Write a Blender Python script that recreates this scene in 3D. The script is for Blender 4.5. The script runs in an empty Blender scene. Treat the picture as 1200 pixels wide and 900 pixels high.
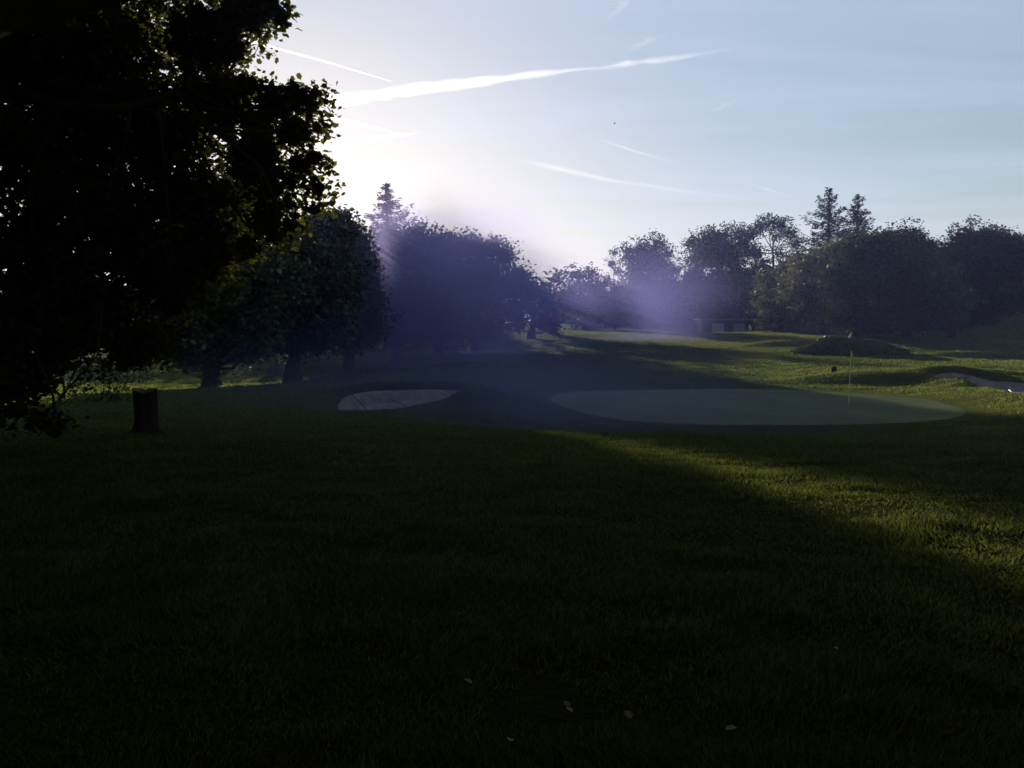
import bpy, math, random
import numpy as np
from mathutils import Vector

rng = np.random.default_rng(11)
random.seed(11)
S = bpy.context.scene
COL = S.collection
R = math.radians

# ------------------------------------------------------------------ camera
F_PX = 933.0
PITCH = R(3.38)
EYE = Vector((0, 0, 1.62))
FWD = np.array([0, math.cos(PITCH), -math.sin(PITCH)])
UPV = np.array([0, math.sin(PITCH), math.cos(PITCH)])
RGT = np.array([1.0, 0, 0])


def W(px, py, D):
    """photograph pixel + forward distance (metres) -> world point"""
    d = FWD + RGT * (px - 600) / F_PX + UPV * (450 - py) / F_PX
    return np.array(EYE) + d * (D / d[1])


cam = bpy.data.cameras.new('camera')
cam.lens = 28.0
cam.sensor_width = 36.0
cam.clip_start = 0.05
cam.clip_end = 120000
co = bpy.data.objects.new('camera', cam)
COL.objects.link(co)
co.location = EYE
co.rotation_euler = (R(90) - PITCH, 0, 0)
S.camera = co

sd = FWD + RGT * (356 - 600) / F_PX + UPV * (450 - 230) / F_PX
SUN = sd / np.linalg.norm(sd)
SUN_EL = math.asin(SUN[2])
SUN_AZ = math.atan2(SUN[0], SUN[1])      # from +Y towards +X

# ------------------------------------------------------------------ noise
_perm = rng.random((256, 256))


def vnoise(x, y, s, ox=0.0):
    x = np.asarray(x, float) / s + 37.7 + ox
    y = np.asarray(y, float) / s + 91.3 + ox * 1.7
    xi = np.floor(x).astype(int); yi = np.floor(y).astype(int)
    fx = x - xi; fy = y - yi
    fx = fx * fx * (3 - 2 * fx); fy = fy * fy * (3 - 2 * fy)
    a = _perm[xi % 256, yi % 256]; b = _perm[(xi + 1) % 256, yi % 256]
    c = _perm[xi % 256, (yi + 1) % 256]; d = _perm[(xi + 1) % 256, (yi + 1) % 256]
    return (a * (1 - fx) + b * fx) * (1 - fy) + (c * (1 - fx) + d * fx) * fy - 0.5


# ------------------------------------------------------------------ terrain
ctrl = []
for px, py, D in [
    (600, 900, 2.9), (200, 900, 2.9), (1000, 900, 2.9),
    (600, 700, 4.9), (1000, 700, 4.9), (200, 700, 4.9),
    (600, 600, 7.5), (1000, 600, 7.5), (200, 600, 7.3),
    (760, 530, 12.8), (1150, 530, 12.2), (450, 530, 12.2),
    (172, 511, 13.9), (20, 515, 13.5), (330, 500, 17.5),
    (560, 505, 18.5), (900, 508, 18.5), (1180, 510, 17.5),
    (640, 497, 24.5), (850, 497, 24.5), (1050, 494, 24.5), (1200, 488, 23.5),
    (640, 466, 31), (995, 476, 31), (800, 470, 31), (1130, 474, 30),
    (700, 458, 36), (900, 457, 37), (1060, 458, 37),
    (470, 480, 23), (470, 456, 27.5), (560, 462, 28), (360, 470, 25), (380, 455, 31),
    (100, 480, 22), (60, 475, 26), (180, 460, 34), (248, 454, 40), (342, 446, 46), (408, 436, 55),
    (462, 423, 65), (512, 416, 75), (555, 412, 81),
    (560, 440, 42), (620, 438, 47), (700, 436, 48), (800, 434, 50), (900, 438, 47),
    (640, 418, 66), (760, 416, 68), (880, 415, 64),
    (640, 400, 95), (740, 398, 95), (850, 400, 88),
    (640, 389, 122), (740, 388, 125), (860, 389, 118), (930, 388, 104),
    (965, 391, 92), (1003, 398, 80), (1060, 403, 76), (1120, 408, 72), (1200, 411, 70),
    (980, 420, 56), (1100, 422, 55), (1200, 424, 54),
    (1000, 440, 43), (1120, 437, 43), (1200, 441, 41),
    (1150, 462, 31), (1080, 455, 36), (1200, 463, 30),
    (1120, 396, 95), (1200, 374, 105), (1080, 398, 98), (1200, 395, 85),
    (300, 425, 62), (200, 432, 58), (60, 440, 55), (400, 415, 85), (500, 402, 105), (0, 455, 36),
    (600, 392, 150), (900, 372, 160), (1200, 352, 170), (300, 400, 130), (0, 415, 110),
]:
    ctrl.append(W(px, py, D))
for x, y, z in [(0, 0, 0), (-4, 0, 0.05), (5, 0, 0.0), (0, -15, 0.2), (-20, -10, 0.3), (20, -10, 0.1),
                (-20, 8, 0.2), (18, 8, 0.1), (40, 25, 0.0), (-40, 25, -0.2), (-60, 60, -1), (80, 60, 2),
                (120, 120, 9), (-120, 120, -1), (0, 260, 6), (160, 260, 12), (-160, 260, 0),
                (-120, -60, 1), (120, -60, 1), (0, -120, 1)]:
    ctrl.append(np.array([x, y, z], float))
ctrl = np.array(ctrl)


def _phi(r2):
    return 0.5 * r2 * np.log(np.maximum(r2, 1e-9))


_n = len(ctrl)
_K = _phi(((ctrl[:, None, :2] - ctrl[None, :, :2]) ** 2).sum(-1)) + np.eye(_n) * 6.0
_P = np.hstack([np.ones((_n, 1)), ctrl[:, :2]])
_A = np.zeros((_n + 3, _n + 3)); _A[:_n, :_n] = _K; _A[:_n, _n:] = _P; _A[_n:, :_n] = _P.T
_sol = np.linalg.solve(_A, np.concatenate([ctrl[:, 2], np.zeros(3)]))


def tps(x, y):
    x = np.asarray(x, float).ravel(); y = np.asarray(y, float).ravel()
    out = np.empty(len(x))
    for i in range(0, len(x), 20000):
        xs, ys = x[i:i + 20000], y[i:i + 20000]
        r2 = (xs[:, None] - ctrl[None, :, 0]) ** 2 + (ys[:, None] - ctrl[None, :, 1]) ** 2
        out[i:i + 20000] = _phi(r2) @ _sol[:_n] + _sol[_n] + _sol[_n + 1] * xs + _sol[_n + 2] * ys
    return out


def sstep(a, b, t):
    t = np.clip((t - a) / (b - a), 0, 1)
    return t * t * (3 - 2 * t)


def inpoly(x, y, poly):
    """signed distance to polygon, negative inside"""
    x = np.asarray(x, float); y = np.asarray(y, float)
    d = np.full(x.shape, 1e9); inside = np.zeros(x.shape, bool)
    n = len(poly)
    for i in range(n):
        ax, ay = poly[i]; bx, by = poly[(i + 1) % n]
        ex, ey = bx - ax, by - ay
        t = np.clip(((x - ax) * ex + (y - ay) * ey) / (ex * ex + ey * ey + 1e-12), 0, 1)
        d = np.minimum(d, np.hypot(x - ax - t * ex, y - ay - t * ey))
        c = ((ay > y) != (by > y)) & (x < (bx - ax) * (y - ay) / (by - ay + 1e-12) + ax)
        inside ^= c
    return np.where(inside, -d, d)


def smooth_poly(pts, it=3):
    p = np.array(pts, float)
    for _ in range(it):
        q = np.roll(p, -1, 0)
        p = np.stack([0.75 * p + 0.25 * q, 0.25 * p + 0.75 * q], 1).reshape(-1, 2)
    return p


def pxpoly(pts):
    out = []
    for px, py, D in pts:          # walk the sight line until it meets the smooth terrain near distance D
        ds = np.linspace(D - 7, D + 9, 321)
        q = np.array([W(px, py, t) for t in ds])
        gap = q[:, 2] - tps(q[:, 0], q[:, 1])
        hit = np.where((gap[:-1] > 0) & (gap[1:] <= 0))[0]
        k = hit[np.argmin(abs(ds[hit] - D))] if len(hit) else int(np.argmin(abs(gap)))
        out.append(q[k][:2])
    return smooth_poly(out, 2)


BUNK_L = pxpoly([(394, 480, 23.3), (396, 474, 24.3), (402, 466, 25.6), (416, 461, 26.6), (440, 458, 27.3), (470, 457.5, 27.4), (500, 457, 27.5), (525, 457, 27.5), (551, 458.5, 27.3),
                 (548, 461, 26.8), (530, 464, 26.2), (505, 470, 24.9), (480, 475.5, 23.9), (455, 479.5, 23.2), (430, 481.5, 22.9), (405, 482, 22.8)])
BUNK_R = pxpoly([(1088, 446, 37.5), (1120, 443.5, 38.5), (1160, 445, 38.5), (1200, 447, 38.2), (1260, 450, 38), (1300, 456, 36),
                 (1270, 464, 33), (1200, 461, 33.5), (1180, 457.5, 34.4), (1150, 452, 35.6), (1112, 449.5, 36.5)])
GREEN = pxpoly([(638, 467, 31), (660, 459, 34), (720, 457, 36.5), (860, 455.5, 38), (960, 458, 37), (1050, 463, 35), (1110, 471, 32),
                (1138, 481, 28.5), (1125, 490, 26), (1060, 496, 24.8), (940, 498, 24.3), (800, 497, 24.4), (710, 490, 25.6), (660, 478, 28.5)])


def bump(x, y, cx, cy, ax, ay, h, rot=0.0, p=2.0):
    c, s = math.cos(rot), math.sin(rot)
    u = ((x - cx) * c + (y - cy) * s) / ax
    v = (-(x - cx) * s + (y - cy) * c) / ay
    r = np.sqrt(u * u + v * v)
    return h * (1 - sstep(0.25, 1.0, r))


def height(x, y, sand=None):
    x = np.asarray(x, float); y = np.asarray(y, float)
    shp = x.shape
    r = np.hypot(x, y)
    k = np.minimum(1.0, 300 / np.maximum(r, 1e-6))
    z = tps(x * k, y * k).reshape(shp)
    g = inpoly(x, y, GREEN)
    rough = sstep(-1.0, 2.5, g)
    z = z + rough * (vnoise(x, y, 0.9) * 0.035 * np.exp(-r / 40) + vnoise(x, y, 2.7, 3) * 0.07 + vnoise(x, y, 7.5, 5) * 0.16)
    z = z + vnoise(x, y, 22, 9) * 0.35 * sstep(45, 90, r)
    # tussocky hummocks left of the fairway, the dark mound, ridges
    c = W(545, 436, 47)
    z = z + bump(x, y, c[0], c[1], 6.5, 5, 0.5, 0.2) * (0.8 + 0.8 * vnoise(x, y, 1.5, 2))
    c = W(1005, 415, 61)
    z = z + bump(x, y, c[0], c[1] + 1.5, 5.0, 3.4, 1.1) * (0.95 + 0.3 * vnoise(x, y, 1.8, 4))
    c = W(1140, 416, 60)
    z = z + bump(x, y, c[0], c[1], 5.0, 1.8, 0.40)
    c = W(930, 399, 76)
    z = z + bump(x, y, c[0], c[1], 6.5, 2.8, 0.45)
    # bank at the back of the green, holding the right bunker
    c = W(1060, 446, 40)
    z = z + bump(x, y, c[0] + 1, c[1] + 1.2, 9.0, 2.6, 0.42, 0.02)
    # bunkers
    for poly, dep, lip in ((BUNK_L, 0.34, 0.26), (BUNK_R, 0.26, 0.26)):
        d = inpoly(x, y, poly)
        yb = poly[:, 1].mean()
        t = sstep(0.0, -0.55, d)
        far = np.clip((y - yb) / 1.6, -1, 1)
        z = z + lip * np.exp(-((d - 0.3) / 0.9) ** 2) * sstep(0.0, 0.8, far) * sstep(0.0, 0.3, d)
        z = z - t * dep
        if sand is None:
            z = z - sstep(0.06, -0.10, d) * 0.16
    # hollow before the green
    c = W(820, 500, 21.5)
    z = z - bump(x, y, c[0], c[1], 9.5, 2.6, 0.30)
    return z


def hz(x, y):
    return float(height(np.array([x]), np.array([y]))[0])


# ------------------------------------------------------------------ mesh helpers
def mesh_obj(name, V, faces, mat, parent=None, smooth=False, uniform=None):
    """V (n,3); faces: list of lists, or (m,k) int array"""
    me = bpy.data.meshes.new(name)
    V = np.asarray(V, np.float32)
    if isinstance(faces, np.ndarray):
        m, k = faces.shape
        me.vertices.add(len(V)); me.vertices.foreach_set('co', V.ravel())
        me.loops.add(m * k); me.loops.foreach_set('vertex_index', faces.astype(np.int32).ravel())
        me.polygons.add(m)
        me.polygons.foreach_set('loop_start', np.arange(0, m * k, k, dtype=np.int32))
        me.polygons.foreach_set('loop_total', np.full(m, k, np.int32))
        me.update(calc_edges=True)
    else:
        me.from_pydata(V.tolist(), [], [list(map(int, f)) for f in faces])
        me.update()
    if smooth:
        me.polygons.foreach_set('use_smooth', np.ones(len(me.polygons), bool))
    me.materials.append(mat)
    o = bpy.data.objects.new(name, me)
    COL.objects.link(o)
    if parent is not None:
        o.parent = parent
    return o


def thing(name, label, cat, loc, group=None):
    o = bpy.data.objects.new(name, None)
    o.empty_display_size = 0.2
    COL.objects.link(o)
    o.location = loc
    o['label'] = label; o['category'] = cat
    if group:
        o['group'] = group
    return o


def tag(o, label=None, cat=None, group=None, kind=None):
    if label: o['label'] = label
    if cat: o['category'] = cat
    if group: o['group'] = group
    if kind: o['kind'] = kind
    return o


class Geo:
    def __init__(self):
        self.v = []; self.f = []; self.n = 0

    def add(self, V, Fc):
        self.v.append(np.asarray(V, float))
        self.f += [[i + self.n for i in f] for f in Fc]
        self.n += len(V)

    def tube(self, pts, rad, n=8, wob=0.0, cap=True):
        pts = np.asarray(pts, float); rad = np.broadcast_to(rad, (len(pts),))
        T = np.gradient(pts, axis=0); T /= np.linalg.norm(T, axis=1)[:, None] + 1e-9
        ref = np.array([0.0, 0, 1]) if abs(T[0][2]) < 0.8 else np.array([1.0, 0, 0])
        V = []
        for i, (p, t) in enumerate(zip(pts, T)):
            a = np.cross(t, ref); a /= np.linalg.norm(a) + 1e-9
            b = np.cross(t, a)
            for k in range(n):
                th = 2 * math.pi * k / n
                rr = rad[i] * (1 + wob * math.sin(k * 2.7 + i * 0.6) * math.cos(k * 1.3))
                V.append(p + rr * (math.cos(th) * a + math.sin(th) * b))
        Fc = []
        for i in range(len(pts) - 1):
            for k in range(n):
                k2 = (k + 1) % n
                Fc.append([i * n + k, i * n + k2, (i + 1) * n + k2, (i + 1) * n + k])
        if cap:
            Fc.append(list(range(n))[::-1]); Fc.append([(len(pts) - 1) * n + k for k in range(n)])
        self.add(V, Fc)

    def box(self, c, s, rz=0.0):
        c = np.array(c, float); h = np.array(s, float) / 2
        V = []
        for sz in (-1, 1):
            for sx, sy in ((-1, -1), (1, -1), (1, 1), (-1, 1)):
                x, y = sx * h[0], sy * h[1]
                V.append([c[0] + x * math.cos(rz) - y * math.sin(rz), c[1] + x * math.sin(rz) + y * math.cos(rz), c[2] + sz * h[2]])
        self.add(V, [[3, 2, 1, 0], [4, 5, 6, 7], [0, 1, 5, 4], [1, 2, 6, 5], [2, 3, 7, 6], [3, 0, 4, 7]])

    def obj(self, name, mat, parent=None, smooth=False):
        return mesh_obj(name, np.vstack(self.v), self.f, mat, parent, smooth)


# ------------------------------------------------------------------ materials
def new_mat(name):
    m = bpy.data.materials.new(name); m.use_nodes = True
    nt = m.node_tree; nt.nodes.clear()
    out = nt.nodes.new('ShaderNodeOutputMaterial')
    return m, nt, out


def N(nt, typ, **kw):
    n = nt.nodes.new(typ)
    for k, v in kw.items():
        if k.startswith('_'):
            setattr(n, k[1:], v)
        else:
            n.inputs[k.replace('__', ' ')].default_value = v
    return n


def ramp(nt, fac, stops):
    r = nt.nodes.new('ShaderNodeValToRGB')
    el = r.color_ramp.elements
    el[0].position, el[0].color = stops[0][0], (*stops[0][1], 1)
    el[1].position, el[1].color = stops[-1][0], (*stops[-1][1], 1)
    for p, c in stops[1:-1]:
        e = el.new(p); e.color = (*c, 1)
    nt.links.new(fac, r.inputs['Fac'])
    return r.outputs['Color']


def leaf_mat(name, a, b, trans=0.4, tcol=None, gloss=0.06):
    m, nt, out = new_mat(name)
    g = nt.nodes.new('ShaderNodeNewGeometry')
    tc = nt.nodes.new('ShaderNodeTexCoord')
    col = ramp(nt, g.outputs['Random Per Island'], [(0, a), (0.75, tuple(0.5 * (p + q) for p, q in zip(a, b))), (1, b)])
    df = N(nt, 'ShaderNodeBsdfDiffuse'); nt.links.new(col, df.inputs['Color'])
    tr = N(nt, 'ShaderNodeBsdfTranslucent')
    mul = N(nt, 'ShaderNodeMix', _data_type='RGBA', _blend_type='MULTIPLY'); mul.inputs[0].default_value = 1
    mul.inputs[7].default_value = (*(tcol or (1.5, 1.5, 0.5)), 1)
    nt.links.new(col, mul.inputs[6]); nt.links.new(mul.outputs[2], tr.inputs['Color'])
    mx = N(nt, 'ShaderNodeMixShader', Fac=trans)
    nt.links.new(df.outputs[0], mx.inputs[1]); nt.links.new(tr.outputs[0], mx.inputs[2])
    gl = N(nt, 'ShaderNodeBsdfGlossy', Roughness=0.45); gl.inputs['Color'].default_value = (0.8, 0.85, 0.8, 1)
    m2 = N(nt, 'ShaderNodeMixShader', Fac=gloss)
    nt.links.new(mx.outputs[0], m2.inputs[1]); nt.links.new(gl.outputs[0], m2.inputs[2])
    nt.links.new(m2.outputs[0], out.inputs['Surface'])
    return m


def rough_mat(name, c1, c2, scale=6.0, bumpd=0.02, rough=0.9, spec=0.2, stretch=(1, 1, 1), bscale=None):
    m, nt, out = new_mat(name)
    tc = nt.nodes.new('ShaderNodeTexCoord')
    mp = nt.nodes.new('ShaderNodeMapping'); mp.inputs['Scale'].default_value = stretch
    nt.links.new(tc.outputs['Object'], mp.inputs['Vector'])
    nz = N(nt, 'ShaderNodeTexNoise', Scale=scale, Detail=6.0, Roughness=0.65)
    nt.links.new(mp.outputs[0], nz.inputs['Vector'])
    n2 = N(nt, 'ShaderNodeTexNoise', Scale=bscale or scale * 4, Detail=5.0)
    nt.links.new(mp.outputs[0], n2.inputs['Vector'])
    col = ramp(nt, nz.outputs['Fac'], [(0.3, c1), (0.7, c2)])
    p = N(nt, 'ShaderNodeBsdfPrincipled', Roughness=rough)
    p.inputs['Specular IOR Level'].default_value = spec
    nt.links.new(col, p.inputs['Base Color'])
    b = N(nt, 'ShaderNodeBump', Strength=1.0, Distance=bumpd)
    nt.links.new(n2.outputs['Fac'], b.inputs['Height']); nt.links.new(b.outputs[0], p.inputs['Normal'])
    nt.links.new(p.outputs[0], out.inputs['Surface'])
    return m


def plain(name, c, rough=0.95, spec=0.05):
    return rough_mat(name, tuple(x * 0.85 for x in c), c, 12, 0.002, rough, spec)


def grass_ground():
    m, nt, out = new_mat('grass_ground')
    tc = nt.nodes.new('ShaderNodeTexCoord')
    big = N(nt, 'ShaderNodeTexNoise', Scale=0.11, Detail=3.0)
    mid = N(nt, 'ShaderNodeTexNoise', Scale=1.1, Detail=7.0, Roughness=0.7)
    fin = N(nt, 'ShaderNodeTexNoise', Scale=14.0, Detail=6.0, Roughness=0.75)
    tuf = N(nt, 'ShaderNodeTexNoise', Scale=3.2, Detail=6.0, Roughness=0.7)
    for n in (big, mid, fin, tuf):
        nt.links.new(tc.outputs['Object'], n.inputs['Vector'])
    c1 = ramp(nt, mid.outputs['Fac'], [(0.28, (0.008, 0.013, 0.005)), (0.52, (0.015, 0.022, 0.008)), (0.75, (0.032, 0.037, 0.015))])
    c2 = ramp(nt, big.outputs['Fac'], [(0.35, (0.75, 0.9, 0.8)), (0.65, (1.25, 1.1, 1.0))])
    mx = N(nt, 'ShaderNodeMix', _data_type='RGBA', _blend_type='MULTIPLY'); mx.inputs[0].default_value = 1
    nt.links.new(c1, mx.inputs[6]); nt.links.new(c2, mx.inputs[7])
    add = N(nt, 'ShaderNodeMath', _operation='MULTIPLY_ADD'); add.inputs[1].default_value = 0.35
    nt.links.new(fin.outputs['Fac'], add.inputs[0]); nt.links.new(tuf.outputs['Fac'], add.inputs[2])
    b = N(nt, 'ShaderNodeBump', Strength=1.0, Distance=0.16)
    nt.links.new(add.outputs[0], b.inputs['Height'])
    df = N(nt, 'ShaderNodeBsdfDiffuse', Roughness=1.0)
    nt.links.new(mx.outputs[2], df.inputs['Color']); nt.links.new(b.outputs[0], df.inputs['Normal'])
    sh = N(nt, 'ShaderNodeBsdfSheen', Roughness=0.5) if hasattr(bpy.types, 'ShaderNodeBsdfSheen') else None
    if sh is not None:
        sh.inputs['Color'].default_value = (0.10, 0.11, 0.04, 1)
        nt.links.new(b.outputs[0], sh.inputs['Normal'])
        ad = N(nt, 'ShaderNodeAddShader')
        nt.links.new(df.outputs[0], ad.inputs[0]); nt.links.new(sh.outputs[0], ad.inputs[1])
        nt.links.new(ad.outputs[0], out.inputs['Surface'])
    else:
        nt.links.new(df.outputs[0], out.inputs['Surface'])
    return m


M_ground = grass_ground()
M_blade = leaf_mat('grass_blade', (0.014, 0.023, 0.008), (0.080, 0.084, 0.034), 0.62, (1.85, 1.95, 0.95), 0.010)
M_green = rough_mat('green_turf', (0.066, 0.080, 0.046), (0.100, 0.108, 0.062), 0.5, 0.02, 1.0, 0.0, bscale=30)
M_sand = rough_mat('bunker_sand', (0.085, 0.075, 0.068), (0.20, 0.172, 0.145), 2.5, 0.12, 1.0, 0.0, bscale=5)
M_bark = rough_mat('bark', (0.030, 0.022, 0.015), (0.085, 0.065, 0.045), 5, 0.05, 0.95, 0.1, (1, 1, 0.25), 14)
M_stump = rough_mat('stump_bark', (0.012, 0.010, 0.008), (0.035, 0.028, 0.020), 7, 0.05, 0.95, 0.1, (1, 1, 0.2), 16)
M_cut = rough_mat('cut_wood', (0.10, 0.075, 0.05), (0.18, 0.14, 0.09), 12, 0.01)
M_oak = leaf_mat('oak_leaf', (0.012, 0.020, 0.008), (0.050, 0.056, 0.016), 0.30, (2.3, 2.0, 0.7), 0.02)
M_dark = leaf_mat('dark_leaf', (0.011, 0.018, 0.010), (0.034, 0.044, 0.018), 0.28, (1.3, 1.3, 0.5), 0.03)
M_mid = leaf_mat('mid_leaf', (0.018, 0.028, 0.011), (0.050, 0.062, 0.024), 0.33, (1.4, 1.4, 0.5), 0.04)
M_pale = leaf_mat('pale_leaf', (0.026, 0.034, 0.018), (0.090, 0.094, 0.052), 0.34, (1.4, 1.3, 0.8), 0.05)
M_con = leaf_mat('needle', (0.010, 0.016, 0.010), (0.022, 0.032, 0.017), 0.12, (1, 1, 0.6), 0.03)
M_rust = leaf_mat('bronze_leaf', (0.045, 0.040, 0.020), (0.090, 0.060, 0.030), 0.35, (1.4, 1.1, 0.5), 0.04)
M_white = plain('white_paint', (0.80, 0.80, 0.78))
M_yellow = plain('yellow_cloth', (0.62, 0.50, 0.12))
M_pole = plain('pole_paint', (0.55, 0.50, 0.20))
M_black = plain('black_plastic', (0.02, 0.02, 0.022))
M_rake = plain('rake_wood', (0.045, 0.035, 0.025))
M_shed = rough_mat('shed_boards', (0.035, 0.035, 0.035), (0.055, 0.055, 0.05), 3, 0.01, 1.0, 0.0, stretch=(8, 1, 1))
M_shroof = rough_mat('shed_roof', (0.09, 0.09, 0.10), (0.13, 0.13, 0.14), 3, 0.01, 1.0, 0.0)
M_panel = plain('shed_panel', (0.20, 0.20, 0.21))
M_gap = plain('shed_dark', (0.03, 0.03, 0.03))
M_fallen = leaf_mat('fallen_leaf', (0.16, 0.12, 0.06), (0.30, 0.24, 0.14), 0.1, (1, 1, 1), 0.08)
M_bird = plain('bird_feather', (0.03, 0.03, 0.03))

# ------------------------------------------------------------------ ground
az_f = np.linspace(R(-50), R(50), 620)
az_b = np.linspace(R(50), R(310), 90)[1:-1]
az = np.concatenate([az_f, az_b])
_ra = 0.6 * (1.0118 ** np.arange(0, 560))
rad = np.concatenate([[0.4], _ra[_ra < 22.3], np.arange(22.4, 30, 0.09), np.arange(30, 40.5, 0.13), _ra[_ra > 40.6], np.geomspace(445, 6000, 30)])
AZ, RR = np.meshgrid(az, rad)
GX = RR * np.sin(AZ); GY = RR * np.cos(AZ)
GZ = height(GX, GY)
nr, na = GX.shape
V = np.stack([GX.ravel(), GY.ravel(), GZ.ravel()], 1)
idx = np.arange(nr * na).reshape(nr, na)
a = idx[:-1]; b = np.roll(idx, -1, 1)[:-1]; c = np.roll(idx, -1, 1)[1:]; d = idx[1:]
Fq = np.stack([a, d, c, b], -1).reshape(-1, 4)
V = np.vstack([V, [[0, 0, hz(0, 0)]]])
Ft = np.stack([np.full(na, nr * na), idx[0], np.roll(idx[0], -1)], -1)
Ft = np.hstack([Ft, Ft[:, 2:3]])
Ft4 = [list(r[:3]) for r in Ft]
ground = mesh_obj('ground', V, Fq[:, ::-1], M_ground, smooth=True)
tag(ground, kind='structure')


def sheet(name, poly, step, mat, off, mound=True):
    x0, y0 = poly.min(0) - step; x1, y1 = poly.max(0) + step
    xs = np.arange(x0, x1, step); ys = np.arange(y0, y1, step)
    X, Y = np.meshgrid(xs, ys)
    Dn = inpoly(X, Y, poly)
    Z = height(X, Y, sand=True) + off
    keep = Dn < step * 0.7
    Z = Z - np.where(Dn > -step * 0.2, off + 0.02, 0)
    idm = -np.ones(X.shape, int); idm[keep] = np.arange(keep.sum())
    q = np.stack([idm[:-1, :-1], idm[:-1, 1:], idm[1:, 1:], idm[1:, :-1]], -1).reshape(-1, 4)
    q = q[(q >= 0).all(1)]
    return mesh_obj(name, np.stack([X[keep], Y[keep], Z[keep]], 1), q, mat, smooth=True)


tag(sheet('putting_green', GREEN, 0.15, M_green, 0.014), kind='structure')
tag(sheet('sand_bunker', BUNK_L, 0.06, M_sand, 0.0), 'pale sand bunker below the left row of trees, two rakes in it', 'bunker')
tag(sheet('sand_bunker', BUNK_R, 0.06, M_sand, 0.0), 'rough sunlit sand bunker at the right behind the green', 'bunker')

# grass blades ------------------------------------------------------------
def blades():
    n = 3000000
    u = rng.random(n)
    p = 0.22
    r0, r1 = 1.6, 135.0
    r = (r0 ** p + u * (r1 ** p - r0 ** p)) ** (1 / p)
    th = (rng.random(n) ** 1.0 - 0.5) * R(84)
    wide = rng.random(n) < 0.26          # thinner cover out to the sides of the view
    th = np.where(wide, np.sign(th) * (R(42) + abs(th) * 0.9), th)
    x = r * np.sin(th); y = r * np.cos(th)
    g = inpoly(x, y, GREEN)
    k = (g > 0.25)
    for pl in (BUNK_L, BUNK_R):
        k &= inpoly(x, y, pl) > -0.03
    dens = vnoise(x, y, 0.35, 6) + 0.6 * vnoise(x, y, 0.13, 8)
    k &= rng.random(n) < 0.66 + 0.8 * dens + 0.7 * vnoise(x * 0.45, y * 1.3, 0.55, 21)
    x, y, r, g = x[k], y[k], r[k], g[k]
    n = len(x)
    z = height(x, y) - 0.004
    tuft = np.clip(0.95 + 0.9 * vnoise(x * 0.45, y * 1.3, 0.55, 21) + 1.0 * (vnoise(x, y, 0.30, 6) + 0.6 * vnoise(x, y, 1.4, 7)), 0.55, 1.8)
    hgt = (0.022 + 0.024 * rng.random(n)) * tuft * (1 + np.minimum(r, 60) * 0.018)
    wid = (0.0018 + 0.0012 * rng.random(n)) * (1 + r * 0.19)
    fr = sstep(0.2, 1.6, g); hgt *= 0.35 + 0.65 * fr
    a = rng.random(n) * 2 * math.pi
    lean = rng.normal(0, 0.5, (n, 2)) + np.stack([vnoise(x, y, 0.5, 11), vnoise(x, y, 0.5, 13)], 1) * 1.2
    b0 = np.stack([x - np.cos(a) * wid, y - np.sin(a) * wid, z], 1)
    b1 = np.stack([x + np.cos(a) * wid, y + np.sin(a) * wid, z], 1)
    tp = np.stack([x + lean[:, 0] * hgt, y + lean[:, 1] * hgt, z + hgt], 1)
    V = np.stack([b0, b1, tp], 1).reshape(-1, 3)
    return mesh_obj('grass', V, np.arange(len(V)).reshape(-1, 3), M_blade)


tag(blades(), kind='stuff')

# ------------------------------------------------------------------ trees
LEAF_Q = (np.array([[0, -0.5, 0], [0.34, 0.0, 0.06], [0, 0.5, 0], [-0.34, 0.0, 0.06]]), np.array([[0, 1, 2, 3]]))
_ang = np.linspace(0, 2 * math.pi, 13)[:-1]
_rr = np.array([0.56, 0.38, 0.44, 0.33, 0.40, 0.30, 0.34, 0.30, 0.40, 0.33, 0.44, 0.38])
_ol = np.stack([np.sin(_ang) * _rr * 0.85, np.cos(_ang) * _rr, 0.10 * np.abs(np.sin(_ang))], 1)
LEAF_O = (np.vstack([_ol, [[0, 0, 0]]]), np.array([[12, (i + 2) % 12, i + 1, i] for i in range(0, 12, 2)]))
LEAF_N = (np.array([[0, -0.5, 0], [0.10, 0.0, 0.02], [0, 0.5, 0], [-0.10, 0.0, 0.02]]), np.array([[0, 1, 2, 3]]))


def leaves(P, size, tmpl, upbias=0.5, name='crown', mat=None, parent=None, dirs=None, extra=()):
    Vs, Fs, n0 = [], [], 0
    for p_, s_, t_, d_ in [(P, size, tmpl, dirs)] + list(extra):
        v_, f_ = leaf_arrays(p_, s_, t_, upbias, d_)
        Vs.append(v_); Fs.append(f_ + n0); n0 += len(v_)
    return mesh_obj(name, np.vstack(Vs), np.vstack(Fs), mat, parent)


def core_points(L, k=70, cmax=1.6):
    P = []; Sz = []
    for c, r in L:
        d = sphere_dirs(k) * (rng.random(k) ** 0.45 * 0.60 * r)[:, None]
        P.append(np.array(c) + d); Sz.append(np.full(k, min(0.34 * r, cmax)))
    return np.vstack(P), np.concatenate(Sz)


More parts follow.
